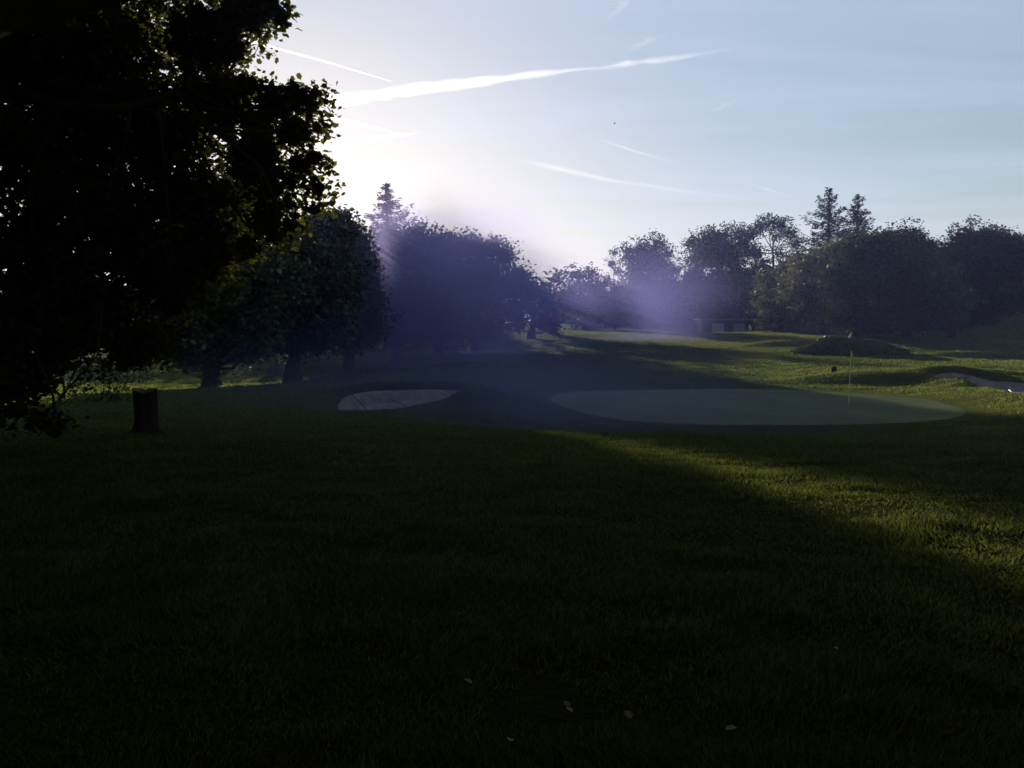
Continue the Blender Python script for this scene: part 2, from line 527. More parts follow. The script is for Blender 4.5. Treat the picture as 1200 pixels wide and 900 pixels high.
def leaf_arrays(P, size, tmpl, upbias=0.5, dirs=None):
    n = len(P)
    nrm = rng.normal(0, 1, (n, 3)); nrm[:, 2] += upbias * np.sign(nrm[:, 2] + 0.3) * 1.2
    nrm /= np.linalg.norm(nrm, axis=1)[:, None]
    t = rng.normal(0, 1, (n, 3)) if dirs is None else dirs + rng.normal(0, 0.35, (n, 3))
    t -= nrm * (t * nrm).sum(1)[:, None]
    t /= np.linalg.norm(t, axis=1)[:, None] + 1e-9
    bt = np.cross(nrm, t)
    s = size * (0.65 + 0.7 * rng.random(n))
    tv, tf = tmpl
    V = P[:, None, :] + s[:, None, None] * (tv[None, :, 0:1] * bt[:, None, :] + tv[None, :, 1:2] * t[:, None, :] + tv[None, :, 2:3] * nrm[:, None, :])
    Fc = (tf[None] + (np.arange(n) * len(tv))[:, None, None]).reshape(-1, tf.shape[1])
    return V.reshape(-1, 3), Fc


def sphere_dirs(n):
    d = rng.normal(0, 1, (n, 3))
    return d / np.linalg.norm(d, axis=1)[:, None]


def crown_points(lobes, sub, per, fill=0.25, cover=3.0, flat=0.6):
    """lobes: (centre, radius). Clumps of leaves on and inside each lobe"""
    out = []; cl = []
    for c, r in lobes:
        k = max(6, int(cover * (r / sub) ** 2))
        d = sphere_dirs(k)
        rr = r * np.where(rng.random(k) < fill, rng.random(k) ** 0.5 * 0.7, 0.70 + 0.44 * rng.random(k) + 0.22 * (rng.random(k) < 0.10))
        cc = np.array(c) + d * rr[:, None] * np.array([1, 1, 0.92])
        cl.append(cc)
        for q in cc:
            s = sub * (0.5 + 0.8 * rng.random())
            m = max(3, int(per * (s / sub) ** 2))
            out.append(q + np.clip(rng.normal(0, 1, (m, 3)), -1.7, 1.7) * s * np.array([0.5, 0.5, 0.5 * flat]))
    return np.vstack(out), np.vstack(cl)


def limb(g, p0, p1, r0, r1, n=6, bend=0.12, seg=5):
    p0 = np.array(p0, float); p1 = np.array(p1, float)
    L = np.linalg.norm(p1 - p0)
    t = np.linspace(0, 1, seg)[:, None]
    off = rng.normal(0, 1, 3) * bend * L
    pts = p0 + (p1 - p0) * t + off * (np.sin(t * math.pi)) * 0.5 + np.array([0, 0, -0.12 * L]) * np.sin(t * math.pi)
    g.tube(pts, r0 + (r1 - r0) * np.linspace(0, 1, seg) ** 0.8, n)
    return pts


def tree(name, label, base, lobes, leaf=0.28, sub=0.9, per=16, cover=3.0, mat=None, trunk_r=0.4, group=None, twigs=0,
         tmpl=LEAF_Q, core=70, hubs=0, cmax=1.6, limb_k=1.0, lean=0.0, fill=0.25, flat=0.6, upbias=0.5):
    """base: world xyz; lobes: [(world centre, radius)]"""
    base = np.array(base, float)
    root = thing(name, label, 'tree', base, group)
    L = [(np.array(c) - base, r) for c, r in lobes]
    cen = sum(c * r for c, r in L) / sum(r for _, r in L)
    ztop = max(c[2] + r * 0.3 for c, r in L) * 0.86
    zlow = min(c[2] - r for c, r in L)
    g = Geo()
    n = 9
    t = np.linspace(0, 1, n)
    top = np.array([cen[0], cen[1], ztop])
    pts = np.outer(t, top)
    pts[:, 0] = top[0] * t ** 1.6; pts[:, 1] = top[1] * t ** 1.6
    pts[:, 0] += np.sin(t * 5) * trunk_r * 0.3 + lean * t
    pts[0, 2] = -0.4
    rad = trunk_r * (1 - 0.88 * t ** 0.9)
    rad[0] *= 1.55
    g.tube(pts, rad, 12, 0.07)
    # root flare ring
    g.tube(np.array([[0, 0, -0.4], [0, 0, 0.10], [0, 0, 0.45], [0, 0, 1.0]]), np.array([1.75, 1.45, 1.12, 0.95]) * trunk_r, 12, 0.16)
    hub_pts = []
    if hubs:
        hi_ = [i for i, (c, r) in enumerate(L) if c[2] > 4.5]
        idx_ = rng.choice(hi_, hubs, replace=False)
        for i_ in idx_:
            c = L[i_][0]
            k_ = random.uniform(0.25, 0.8)
            p0 = np.array([np.interp(k_, t, pts[:, i]) for i in range(3)])
            hub_pts.append(limb(g, p0, p0 * 0.35 + c * 0.65, trunk_r * 0.3, trunk_r * 0.10, 7, bend=0.25, seg=8))
        allp = np.vstack(hub_pts)
        for c, r in L:
            q = allp[np.argmin(np.linalg.norm(allp - c, axis=1) + rng.random(len(allp)) * 0.5)]
            pp = limb(g, q, c, trunk_r * 0.07, trunk_r * 0.03, 5, bend=0.3)
            for _ in range(4):
                limb(g, pp[random.randint(2, 4)], c + sphere_dirs(1)[0] * r * 0.85, trunk_r * 0.035, trunk_r * 0.01, 4, seg=4)
    for c, r in ([] if hubs else L):
        h = max(zlow * 0.55 + 0.6, min(c[2] - r * 0.3 - 0.25 * np.hypot(c[0], c[1]), ztop * 0.8))
        k = h / ztop
        k = min(max(k, 0.12), 0.9)
        p0 = np.array([np.interp(k, t, pts[:, i]) for i in range(3)])
        pp = limb(g, p0, c, limb_k * trunk_r * (0.42 - 0.25 * k), limb_k * trunk_r * 0.08, 6)
        for _ in range(4):
            q = pp[random.randint(2, 4)]
            limb(g, q, c + sphere_dirs(1)[0] * r * 0.85, trunk_r * 0.09, trunk_r * 0.03, 4, seg=4)
    P, cl = crown_points(L, sub, per, fill, cover, flat)
    if twigs:
        for q in cl[rng.choice(len(cl), min(twigs, len(cl)), replace=False)]:
            c = min(L, key=lambda e: np.linalg.norm(e[0] - q))[0]
            limb(g, c + (q - c) * 0.25, q, trunk_r * 0.05, trunk_r * 0.015, 3, seg=4)
    g.obj('trunk', M_bark, root, smooth=True)
    cp, cs = core_points(L, core, cmax)
    leaves(P, leaf, tmpl, upbias, 'crown', mat, root, extra=[(cp, cs, LEAF_Q, None)])
    return root


def pxtree(name, label, base, D, lobes, dj=0.35, **kw):
    """base pixel and lobes (px, py, radius px[, depth offset m])"""
    b = W(base[0], base[1], D)
    z = hz(b[0], b[1])
    LL = []
    for l in lobes:
        px, py, rp = l[:3]
        r = rp * D / F_PX
        off = l[3] if len(l) > 3 else 0.0
        LL.append((W(px, py, D + off), r))
        if dj and rp > 14:       # depth to the crown: offset companions
            for s in (-1, 1):
                e = W(px + random.uniform(-.25, .25) * rp, py + random.uniform(0.1, .35) * rp, D + off + s * r * random.uniform(0.8, 1.2))
                LL.append((e, r * 0.78))
    return tree(name, label, (b[0], b[1], z), LL, **kw)


def conifer(name, label, base, D, top, halfw, mat=M_con, group=None, start=0.1, tiers=22, droop=0.25, per=150, leaf=0.42):
    b = W(base[0], base[1], D); z = hz(b[0], b[1])
    H = W(base[0], top, D)[2] - z
    Rm = halfw * D / F_PX
    root = thing(name, label, 'tree', (b[0], b[1], z), group)
    g = Geo()
    g.tube(np.array([[0, 0, -0.3], [0, 0, H * 0.3], [0.05, 0, H * 0.7], [0, 0, H * 0.995]]), np.array([0.028, 0.02, 0.009, 0.0015]) * H, 8)
    P = []; Dr = []
    nbr = tiers * 8
    for i in range(nbr):
        k = start + (1 - start) * ((i + random.random()) / nbr) ** 0.9
        k = min(k, 0.985)
        zz = H * k
        a = i * 2.39996 + random.uniform(-.5, .5)
        L = (Rm * (1 - k) ** 0.8 * 1.08) * random.choice([0.45, 0.6, 0.85, 1.0, 1.3]) * random.uniform(0.85, 1.12) + 0.15
        rise = random.uniform(-0.25, 0.55) if k > 0.55 else random.uniform(-0.45, 0.2)
        e = np.array([math.cos(a) * L, math.sin(a) * L, zz + rise * L])
        p0 = np.array([0, 0, zz]); mid = (p0 + e) / 2 - np.array([0, 0, 0.12 * L])
        g.tube(np.array([p0, mid, e]), np.array([0.012 * L + .012, 0.008 * L + .008, 0.004]), 4)
        m = max(8, int(per * (L / Rm)))
        t = rng.random(m) ** 0.7
        q = p0 + (e - p0) * t[:, None] - np.array([0, 0, 0.12 * L]) * np.sin(t * math.pi)[:, None]
        side = np.array([-math.sin(a), math.cos(a), 0])
        w = (rng.random(m) - 0.5) * 0.55 * L * (1.1 - t)
        q = q + side * w[:, None] + rng.normal(0, 0.06, (m, 3)) - np.array([0, 0, 1]) * (rng.random(m) * 0.30 * (L ** .5))[:, None]
        P.append(q)
        Dr.append(np.tile(np.array([math.cos(a), math.sin(a), -0.35]), (m, 1)) + side * np.sign(w)[:, None] * 0.6)
    g.obj('trunk', M_bark, root, smooth=True)
    leaves(np.vstack(P), leaf, (LEAF_N[0] * np.array([1.7, 1, 1]), LEAF_N[1]), 0.8, 'crown', mat, root, np.vstack(Dr))
    return root


ROW = 'trees in the row along the left of the fairway'
FAR = 'trees closing the far end of the fairway'
RGTG = 'trees on the rise at the right'

#TREES-BEGIN
# the big foreground tree, its trunk just outside the frame on the left
fl = []
for px, py, rp, D in [
    (285, 15, 42, 13), (312, 6, 24, 13), (328, 22, 13, 13), (235, 50, 62, 13.5), (130, 60, 95, 13), (20, 60, 110, 13), (270, 55, 28, 13),
    (318, 118, 30, 13), (345, 112, 22, 13), (362, 120, 16, 13), (290, 100, 22, 13), (372, 110, 9, 13), (260, 120, 50, 13.5), (180, 160, 80, 13.5), (60, 170, 110, 13),
    (345, 155, 26, 13), (368, 185, 14, 13), (350, 192, 20, 13), (374, 220, 11, 13), (368, 245, 10, 13), (300, 190, 50, 13.4), (318, 222, 22, 13.2), (338, 208, 12, 13), (340, 240, 9, 13), (235, 240, 70, 13.5),
    (345, 150, 18, 12.5), (372, 150, 9, 13), (312, 252, 30, 13.2), (340, 262, 14, 12.6), (322, 277, 15, 12.6), (130, 270, 90, 13), (20, 290, 100, 13), (300, 150, 30, 14),
    (200, 330, 66, 13.6), (110, 370, 70, 13), (20, 400, 80, 12.6), (150, 405, 42, 13.4), (245, 300, 45, 13.2), (290, 290, 22, 13.2), (60, 330, 70, 14),
    (40, 437, 30, 12.4), (8, 452, 34, 12), (24, 482, 14, 12), (48, 492, 11, 12), (70, 498, 6, 12), (-8, 486, 16, 12)]:
    fl.append((W(px, py, D), rp * D / F_PX))
for x, y, z, r in [(-9, 11, 8, 3.2), (-12, 13, 6, 3), (-9, 17, 7, 3), (-8.8, 17, 10, 2.5), (-9, 13, 13, 3.5), (-7.6, 13, 12.5, 2.6),
                   (-12, 9, 9, 3.2), (-7, 7.5, 9, 2.8), (-13, 15, 11, 3), (-5.5, 9, 11.5, 2.6), (-12, 8, 4.5, 2.6), (-8, 16, 4.2, 2.2)]:
    fl.append((np.array([x, y, z]), r))
b = (-9.6, 13.0); 
tree('oak_tree', 'large dark oak filling the upper left, the sun glinting through its edge', (b[0], b[1], hz(*b)), fl, leaf=0.115,
     sub=0.34, per=25, cover=9.5, mat=M_oak, trunk_r=0.42, hubs=9, core=300, cmax=0.26, tmpl=LEAF_O, fill=0.35, twigs=200, flat=0.55)

pxtree('oak_tree', 'spreading oak of the left row nearest the stump', (248, 454), 40,
       [(262, 240, 60), (215, 290, 60), (285, 310, 55), (235, 360, 55), (300, 370, 40), (185, 370, 40), (250, 402, 30), (292, 405, 22), (330, 330, 30), (206, 408, 24)],
       leaf=0.27, sub=0.6, per=20, cover=8.5, mat=M_mid, trunk_r=0.38, group=ROW)
pxtree('lime_tree', 'round tree second along the left row, thick straight trunk', (342, 446), 46,
       [(372, 265, 20), (392, 266, 16), (380, 253, 8), (397, 252, 8), (411, 263, 7), (404, 256, 5), (350, 290, 45), (390, 298, 30), (330, 345, 45), (385, 345, 40), (340, 385, 34), (300, 380, 28), (380, 390, 24), (405, 330, 18), (409, 274, 12)],
       leaf=0.29, sub=0.65, per=19, cover=8.5, mat=M_dark, trunk_r=0.44, group=ROW)
pxtree('lime_tree', 'tree with a double trunk third along the left row', (408, 436), 55,
       [(398, 278, 19), (413, 277, 16, -2), (419, 276, 13, 2), (424, 284, 12, -1), (424, 284, 12, 1.5), (416, 296, 20), (421, 306, 20, 2), (419, 312, 22, -2), (428, 322, 16), (405, 320, 25), (375, 345, 34), (425, 345, 26), (405, 375, 38), (438, 380, 24), (372, 390, 20), (380, 300, 24)],
       leaf=0.32, sub=0.7, per=20, cover=8, mat=M_dark, trunk_r=0.38, group=ROW)
pxtree('lime_tree', 'dense tree fourth along the left row below the spire conifer', (462, 424), 64,
       [(466, 280, 20), (456, 302, 13), (455, 322, 15), (459, 340, 18), (457, 286, 9), (455, 365, 16), (488, 278, 20), (500, 297, 30), (470, 305, 24), (485, 340, 38), (458, 350, 28), (508, 375, 30), (462, 385, 24)],
       leaf=0.34, sub=0.85, per=18, cover=7, mat=M_dark, trunk_r=0.48, group=ROW)
pxtree('lime_tree', 'dense tree fifth along the left row', (512, 417), 72,
       [(512, 282, 18), (528, 283, 18), (547, 286, 18), (530, 312, 36), (560, 318, 28), (520, 355, 34), (560, 365, 30), (535, 385, 22), (500, 372, 20)],
       leaf=0.34, sub=0.9, per=18, cover=7, mat=M_dark, trunk_r=0.40, group=ROW)
pxtree('lime_tree', 'last and farthest tree of the left row', (555, 413), 80,
       [(562, 288, 16), (577, 286, 16), (592, 300, 16), (568, 322, 34), (597, 335, 24), (608, 320, 16), (619, 336, 14), (575, 362, 32), (605, 368, 20), (548, 372, 24), (619, 350, 10)],
       leaf=0.36, sub=0.95, per=18, cover=7, mat=M_dark, trunk_r=0.36, group=ROW)
conifer('spruce_tree', 'pointed spruce rising above the left row', (455, 408), 92, 213, 74, leaf=0.5, per=120, tiers=26)
pxtree('oak_tree', 'oak partly hidden behind the gap of the left row', (425, 412), 98,
       [(400, 305, 24), (430, 312, 22), (395, 340, 34), (435, 350, 34), (410, 385, 26), (448, 300, 20)],
       leaf=0.42, sub=1.1, per=16, cover=6, mat=M_dark, trunk_r=0.4)

# middle distance
def far(label, base, D, lobes, mat=M_dark, **kw):
    a = dict(leaf=0.46, sub=1.1, per=17, cover=8, mat=mat, trunk_r=0.5, group=FAR)
    a.update(kw)
    return pxtree('broadleaf_tree', label, base, D, lobes, **a)


far('low round tree just right of the left row, first on the far skyline', (648, 393), 108,
    [(638, 340, 14), (654, 327, 13), (628, 345, 10), (645, 362, 20), (665, 350, 22), (640, 378, 14)])
far('domed tree on the far skyline left of the thin pale tree', (684, 391), 142,
    [(676, 325, 14), (692, 322, 13), (680, 345, 22), (700, 345, 16), (690, 370, 22), (668, 372, 14)])
pxtree('birch_tree', 'thin pale half bare tree between two dark crowns on the far skyline', (720, 391), 134,
       [(720, 296, 7), (717, 310, 9), (724, 318, 8), (712, 328, 9), (722, 338, 11), (713, 350, 11), (726, 356, 10)],
       dj=0, leaf=0.26, sub=0.6, per=9, cover=6, mat=M_pale, trunk_r=0.18, group=FAR, twigs=150, fill=0.5)
far('tall oak with knobbly crown right of the thin pale tree', (758, 391), 150,
    [(737, 297, 14), (752, 290, 12), (770, 286, 13), (783, 297, 11), (762, 300, 15), (745, 305, 14), (742, 318, 18), (768, 312, 20), (790, 318, 12), (750, 345, 24), (780, 345, 24), (760, 372, 24)],
    leaf=0.42, sub=1.0)
far('broad wispy topped tree in the middle of the far wood', (840, 391), 152,
    [(812, 284, 14), (830, 277, 13), (846, 275, 13), (864, 274, 13), (838, 288, 18), (870, 288, 14), (822, 300, 20), (852, 298, 24), (812, 325, 20), (840, 330, 28), (868, 325, 24), (820, 360, 26), (855, 362, 26)],
    mat=M_dark)
far('umbrella shaped tree with an open middle on the far skyline', (905, 391), 150,
    [(890, 266, 11), (903, 261, 11), (916, 264, 11), (926, 274, 10), (932, 287, 10), (880, 275, 11), (872, 285, 10), (908, 276, 7), (915, 297, 10), (884, 296, 13), (938, 300, 12), (895, 312, 14), (925, 312, 14), (905, 335, 22), (880, 335, 18), (930, 345, 20), (900, 365, 20)],
    mat=M_dark, leaf=0.42, sub=0.9)
far('low dark tree behind the long shed', (800, 390), 158,
    [(785, 345, 18), (800, 355, 22), (805, 378, 16), (775, 372, 16)])
far('wide dark tree filling in between the domed tree and the tall oak', (718, 391), 165,
    [(700, 345, 20), (722, 348, 22), (745, 345, 20), (710, 372, 20), (735, 374, 20)])
far('dark tree at the foot of the far wood left of the shed', (775, 391), 142,
    [(770, 335, 26), (795, 345, 22), (770, 365, 20), (800, 370, 20), (745, 370, 18)])
far('dark tree rising behind the shed roof', (862, 391), 142,
    [(845, 345, 28), (880, 340, 28), (830, 368, 20), (862, 372, 18), (895, 368, 20)])
far('hedge like low tree where the fairway meets the left row', (622, 395), 100,
    [(610, 355, 16), (627, 343, 14), (640, 352, 16), (635, 372, 16), (608, 382, 10), (650, 380, 14)])
for i_, (px_, D_) in enumerate([(-60, 92), (10, 96), (80, 100), (150, 105), (215, 112), (285, 118), (350, 124), (420, 130), (490, 134), (560, 138)]):
    far(['far left', 'second from the left', 'third from the left', 'fourth from the left', 'fifth from the left', 'sixth from the left', 'seventh from the left',
         'eighth from the left', 'ninth from the left', 'rightmost'][i_] + ' of the dark trees behind the trunks of the left row', (px_, 412), min(D_, 100),
        [(px_ - 16, 350, 28), (px_ + 16, 345, 30), (px_ - 22, 385, 22), (px_ + 18, 388, 24), (px_, 398, 16)],
        group='dark wood behind the left row', cover=4)
conifer('spruce_tree', 'taller left one of the two spruces on the right skyline', (968, 388), 112, 219, 62, leaf=0.5, per=110, start=0.25)
conifer('spruce_tree', 'shorter right one of the two spruces on the right skyline', (1001, 388), 114, 227, 58, leaf=0.5, per=110, start=0.25)

def rt(name, label, base, D, lobes, mat=M_mid, **kw):
    a = dict(leaf=0.34, sub=0.75, per=18, cover=8, mat=mat, trunk_r=0.45, group=RGTG)
    a.update(kw)
    return pxtree(name, label, base, D, lobes, **a)


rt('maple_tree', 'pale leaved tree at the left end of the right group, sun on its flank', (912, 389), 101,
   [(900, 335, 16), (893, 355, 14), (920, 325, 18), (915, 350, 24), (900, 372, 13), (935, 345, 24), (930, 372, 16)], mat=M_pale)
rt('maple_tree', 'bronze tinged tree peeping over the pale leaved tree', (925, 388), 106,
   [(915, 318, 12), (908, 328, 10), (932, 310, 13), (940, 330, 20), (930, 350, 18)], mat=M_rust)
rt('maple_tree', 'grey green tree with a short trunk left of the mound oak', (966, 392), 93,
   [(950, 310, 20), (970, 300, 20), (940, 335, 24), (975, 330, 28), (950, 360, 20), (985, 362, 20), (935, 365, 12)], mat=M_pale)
rt('oak_tree', 'broad dark oak right behind the bunker mound', (1003, 399), 81,
   [(1000, 296, 24), (1022, 290, 24), (1045, 298, 24), (985, 320, 28), (1020, 320, 34), (1060, 315, 28), (1000, 355, 28), (1045, 355, 32), (1080, 345, 26), (1075, 372, 18), (1020, 376, 18), (985, 370, 16)],
   mat=M_dark, trunk_r=0.55)
rt('oak_tree', 'tall tree behind the broad dark oak', (1062, 396), 98,
   [(1045, 281, 18), (1068, 280, 19), (1084, 290, 14), (1030, 286, 16), (1060, 290, 24), (1045, 300, 26), (1080, 305, 22), (1090, 335, 24), (1060, 340, 30), (1095, 365, 20)], mat=M_dark)
rt('chestnut_tree', 'great domed tree at the right edge of the picture', (1150, 375), 112,
   [(1112, 292, 18), (1132, 281, 20), (1157, 280, 20), (1180, 288, 18), (1145, 290, 26), (1170, 292, 24), (1197, 298, 16), (1115, 315, 22), (1150, 305, 34), (1185, 312, 26), (1120, 345, 24), (1160, 345, 30), (1195, 345, 22)],
   mat=M_dark, leaf=0.36, sub=0.8)
rt('chestnut_tree', 'tree cut by the right edge of the picture', (1222, 372), 112,
   [(1205, 292, 16), (1230, 285, 22), (1215, 320, 26), (1245, 315, 30), (1220, 350, 26)], mat=M_dark, leaf=0.38, sub=0.9)
rt('lime_tree', 'smaller green tree in front of the great domed tree', (1118, 395), 93,
   [(1118, 325, 14), (1112, 345, 20), (1128, 350, 16), (1115, 372, 18)], mat=M_mid)
conifer('fir_tree', 'dark cone shaped fir below the great domed tree', (1152, 378), 104, 300, 30, leaf=0.5, per=170)

# bushes
def bush(label, base, D, lobes, mat=M_mid, leaf=0.12, sub=0.35, per=20, cover=2.6, group=None):
    b = W(base[0], base[1], D); z = hz(b[0], b[1])
    root = thing('bush', label, 'bush', (b[0], b[1], z), group)
    L = [(W(px, py, D) - np.array([b[0], b[1], z]), rp * D / F_PX) for px, py, rp in lobes]
    g = Geo()
    for c, r in L:
        for _ in range(3):
            limb(g, (random.uniform(-.15, .15), random.uniform(-.15, .15), -0.1), c + sphere_dirs(1)[0] * r * .7, 0.03, 0.008, 5)
    P, cl = crown_points(L, sub, per, 0.4, cover, 0.7)
    g.obj('stem', M_bark, root, smooth=True)
    leaves(P, leaf, LEAF_Q, 0.4, 'foliage', mat, root)
    return root


bush('dark bush left of the tree stump, its leaves catching light', (118, 470), 27,
     [(105, 440, 16), (130, 432, 18), (148, 445, 14), (118, 455, 16), (90, 455, 12), (140, 462, 10)], mat=M_dark)
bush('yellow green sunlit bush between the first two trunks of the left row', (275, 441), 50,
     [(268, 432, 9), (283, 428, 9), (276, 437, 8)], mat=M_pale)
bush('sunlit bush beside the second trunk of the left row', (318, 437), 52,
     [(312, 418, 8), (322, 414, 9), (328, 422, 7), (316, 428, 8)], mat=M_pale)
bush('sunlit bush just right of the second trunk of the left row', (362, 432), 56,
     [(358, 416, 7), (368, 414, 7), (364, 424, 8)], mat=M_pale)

# heather on the mound
c_ = W(1005, 415, 61); n_ = 16000
u_ = rng.random(n_) ** 0.5 * 0.93; a_ = rng.random(n_) * 6.283
hx = c_[0] + 4.9 * u_ * np.cos(a_); hy = c_[1] + 1.5 + 3.3 * u_ * np.sin(a_)
hzv = height(hx, hy) + rng.random(n_) * 0.20 * (0.6 + 1.2 * (vnoise(hx, hy, 0.8, 3) + .5))
Vh, Fh = leaf_arrays(np.stack([hx, hy, hzv], 1), 0.14, LEAF_Q, 0.2)
tag(mesh_obj('heather', Vh, Fh, M_mid), kind='stuff')

# unseen trees added around the viewpoint to keep sky light off the foreground
for i, (x, y, s, lab) in enumerate([(4.5, -5.5, 1.0, 'unseen spreading oak added for shade behind the viewpoint, right'), (-5, -5.5, 1.1, 'unseen spreading oak added for shade behind the viewpoint, left'),
                                    (15, -3, 1.1, 'unseen oak added for shade off to the right of the viewpoint'), (-17, 0, 1.2, 'unseen oak added for shade off to the left of the viewpoint'),
                                    (-15, -12, 1.3, 'unseen tall oak added for shade far back left of the viewpoint'), (0, -17, 1.4, 'unseen tall oak added for shade straight behind the viewpoint'),
                                    (14, -14, 1.3, 'unseen tall oak added for shade far back right of the viewpoint'), (21, 6, 1.2, 'unseen oak added for shade beyond the right edge of the picture')]):
    z = hz(x, y)
    lb = []
    for k in range(16):
        a = k * 2.4; rr = 5.2 * s * math.sqrt((k + .5) / 16)
        lb.append((np.array([x + rr * math.cos(a), y + rr * math.sin(a), z + (6.8 + 2.5 * math.cos(k * 1.7) - rr * 0.15) * s]), 2.2 * s))
    tree('oak_tree', lab, (x, y, z), lb, leaf=0.42, sub=0.9, per=16, cover=4.0, mat=M_oak, trunk_r=0.4, group='unseen shading trees added around the viewpoint')
lb = []  # unseen canopy added overhead, kept above the view, to darken the near grass
for x in np.arange(-9, 13.1, 3.0):
    for y in (-1.5, 1.5, 4.5, 7.5, 10.5, 13.5):
        xx, yy = x + random.uniform(-.5, .5), y + random.uniform(-.4, .4)
        r = 2.2
        lb.append((np.array([xx, yy, 1.6 + 0.56 * max(yy, 2) + r * 1.45 + random.uniform(0, .5)]), r))
tree('oak_tree', 'unseen wide oak canopy added high over the viewpoint to darken the foreground', (4.2, -1.6, hz(4.2, -1.6)), lb, leaf=0.42, sub=0.9, per=16, cover=4.5,
     mat=M_oak, trunk_r=0.45, group='unseen shading trees added around the viewpoint')
#TREES-END

# ------------------------------------------------------------------ stump
b = W(172, 511, 13.9); z = hz(b[0], b[1])
root = thing('tree_stump', 'knee high dark tree stump standing in the shaded grass at the left', 'tree stump', (b[0], b[1], z))
nz_, ns = 12, 36
V = []; Fc = []
H = 0.76
for i in range(nz_):
    t = i / (nz_ - 1)
    zz = -0.08 + (H + 0.08) * t
    for k in range(ns):
        th = 2 * math.pi * k / ns
        fl_ = 0.16 * math.exp(-t * 9) * (1 + 0.8 * math.cos(5 * th + 0.7))
        r = 0.195 + fl_ + 0.010 * math.cos(9 * th + t) + 0.006 * math.cos(17 * th + 3 * t) + 0.012 * math.sin(3 * th + 2.5 * t)
        zt = zz + (0.035 * math.sin(th * 2 + 1) + random.uniform(-.008, .008) if i == nz_ - 1 else 0)
        V.append([r * math.cos(th), r * math.sin(th), zt])
for i in range(nz_ - 1):
    for k in range(ns):
        k2 = (k + 1) % ns
        Fc.append([i * ns + k, i * ns + k2, (i + 1) * ns + k2, (i + 1) * ns + k])
mesh_obj('bark', V, Fc, M_stump, root, smooth=True)
top = V[-ns:]
V2 = [[v[0] * s, v[1] * s, v[2] * (1 if s > .5 else 0.99)] for s in (1, 0.6, 0.2) for v in top] + [[0, 0, H]]
F2 = []
for i in range(2):
    for k in range(ns):
        k2 = (k + 1) % ns
        F2.append([i * ns + k, i * ns + k2, (i + 1) * ns + k2, (i + 1) * ns + k])
for k in range(ns):
    F2.append([2 * ns + k, 2 * ns + (k + 1) % ns, 3 * ns])
mesh_obj('cut_top', V2, F2, M_cut, root)

# ------------------------------------------------------------------ flagstick on the green
def flagstick(label, base, D, H, mats, droop, scale=1.0, tilt=0.0, pole_r=0.011):
    b = W(base[0], base[1], D); z = hz(b[0], b[1])
    root = thing('golf_flag', label, 'golf flag', (b[0], b[1], z))
    g = Geo()
    t = np.linspace(0, 1, 9)
    g.tube(np.stack([tilt * t * H, 0 * t, -0.02 + (H + .02) * t], 1), np.linspace(pole_r * 1.15, pole_r * 0.8, 9), 10)
    g.obj('pole', mats[0], root, smooth=True)
    g = Geo()
    c = 0.054
    ring = np.array([[c * math.cos(a), c * math.sin(a), 0.002] for a in np.linspace(0, 2 * math.pi, 17)])
    g.tube(ring, 0.004, 6, cap=False)
    g.obj('cup_rim', M_white, root)
    # hanging cloth: folds
    nu, nv = 16, 14
    V = []; Fc = []
    for i in range(nu):
        u = i / (nu - 1)
        for j in range(nv):
            v = j / (nv - 1)
            x0 = tilt * H + pole_r + u * 0.42 * scale * (1 - droop)
            y0 = 0.05 * scale * math.sin(u * 9 + v * 1.5) * u
            zz = H - 0.02 - v * 0.34 * scale - u * droop * 0.42 * scale * (0.7 + 0.3 * v)
            V.append([x0 + 0.02 * math.sin(v * 5 + u * 4) * u - tilt * v * .3, y0, zz])
    for i in range(nu - 1):
        for j in range(nv - 1):
            Fc.append([i * nv + j, i * nv + j + 1, (i + 1) * nv + j + 1, (i + 1) * nv + j])
    o = mesh_obj('flag', V, Fc, mats[1], root, smooth=True)
    so = o.modifiers.new('thickness', 'SOLIDIFY'); so.thickness = 0.002
    return root


flagstick('thin yellow flagstick with a limp flag standing in the putting green', (994, 476), 31, 2.15, (M_pole, M_yellow), 0.80, tilt=0.025, pole_r=0.017)
flagstick('small white flag on a stick at the far fairway edge beside the shed', (877, 389.6), 112, 1.15, (M_white, M_white), 0.55, scale=1.6, tilt=0.06)

# ------------------------------------------------------------------ rakes
def rake(label, p0, p1, D0, D1, mat, rise=0.05):
    a = W(p0[0], p0[1], D0); c = W(p1[0], p1[1], D1)
    hA = float(height(np.array([a[0]]), np.array([a[1]]), True)[0]); hC = float(height(np.array([c[0]]), np.array([c[1]]), True)[0])
    root = thing('bunker_rake', label, 'rake', (c[0], c[1], hC), 'rakes lying in the bunkers')
    A = np.array([a[0] - c[0], a[1] - c[1], hA - hC + rise]); C = np.array([0, 0, 0.05])
    g = Geo(); g.tube(np.array([A, (A + C) / 2, C]), 0.015, 8); g.obj('handle', mat, root, smooth=True)
    d = (A - C)[:2]; d /= np.linalg.norm(d); n = np.array([-d[1], d[0]])
    g = Geo()
    e0 = np.array([*(n * 0.24), 0.05]); e1 = np.array([*(-n * 0.24), 0.05])
    g.tube(np.array([e0, e1]), 0.022, 6)
    for k in range(9):
        q = e0 + (e1 - e0) * (k + .5) / 9
        g.tube(np.array([q, q - np.array([d[0] * .02, d[1] * .02, 0.06])]), [0.007, 0.004], 5)
    g.obj('rake_head', mat, root)


rake('dark rake lying diagonally in the left bunker, nearer its left end', (412, 462), (433, 473), 26.2, 24.2, M_rake)
rake('dark rake lying near the back lip of the left bunker', (458, 458), (484, 465), 27.1, 25.6, M_rake)
rake('pale handled rake leaning at the near lip of the right bunker', (1182, 456), (1187, 461), 35.2, 34.2, M_white, 0.12)

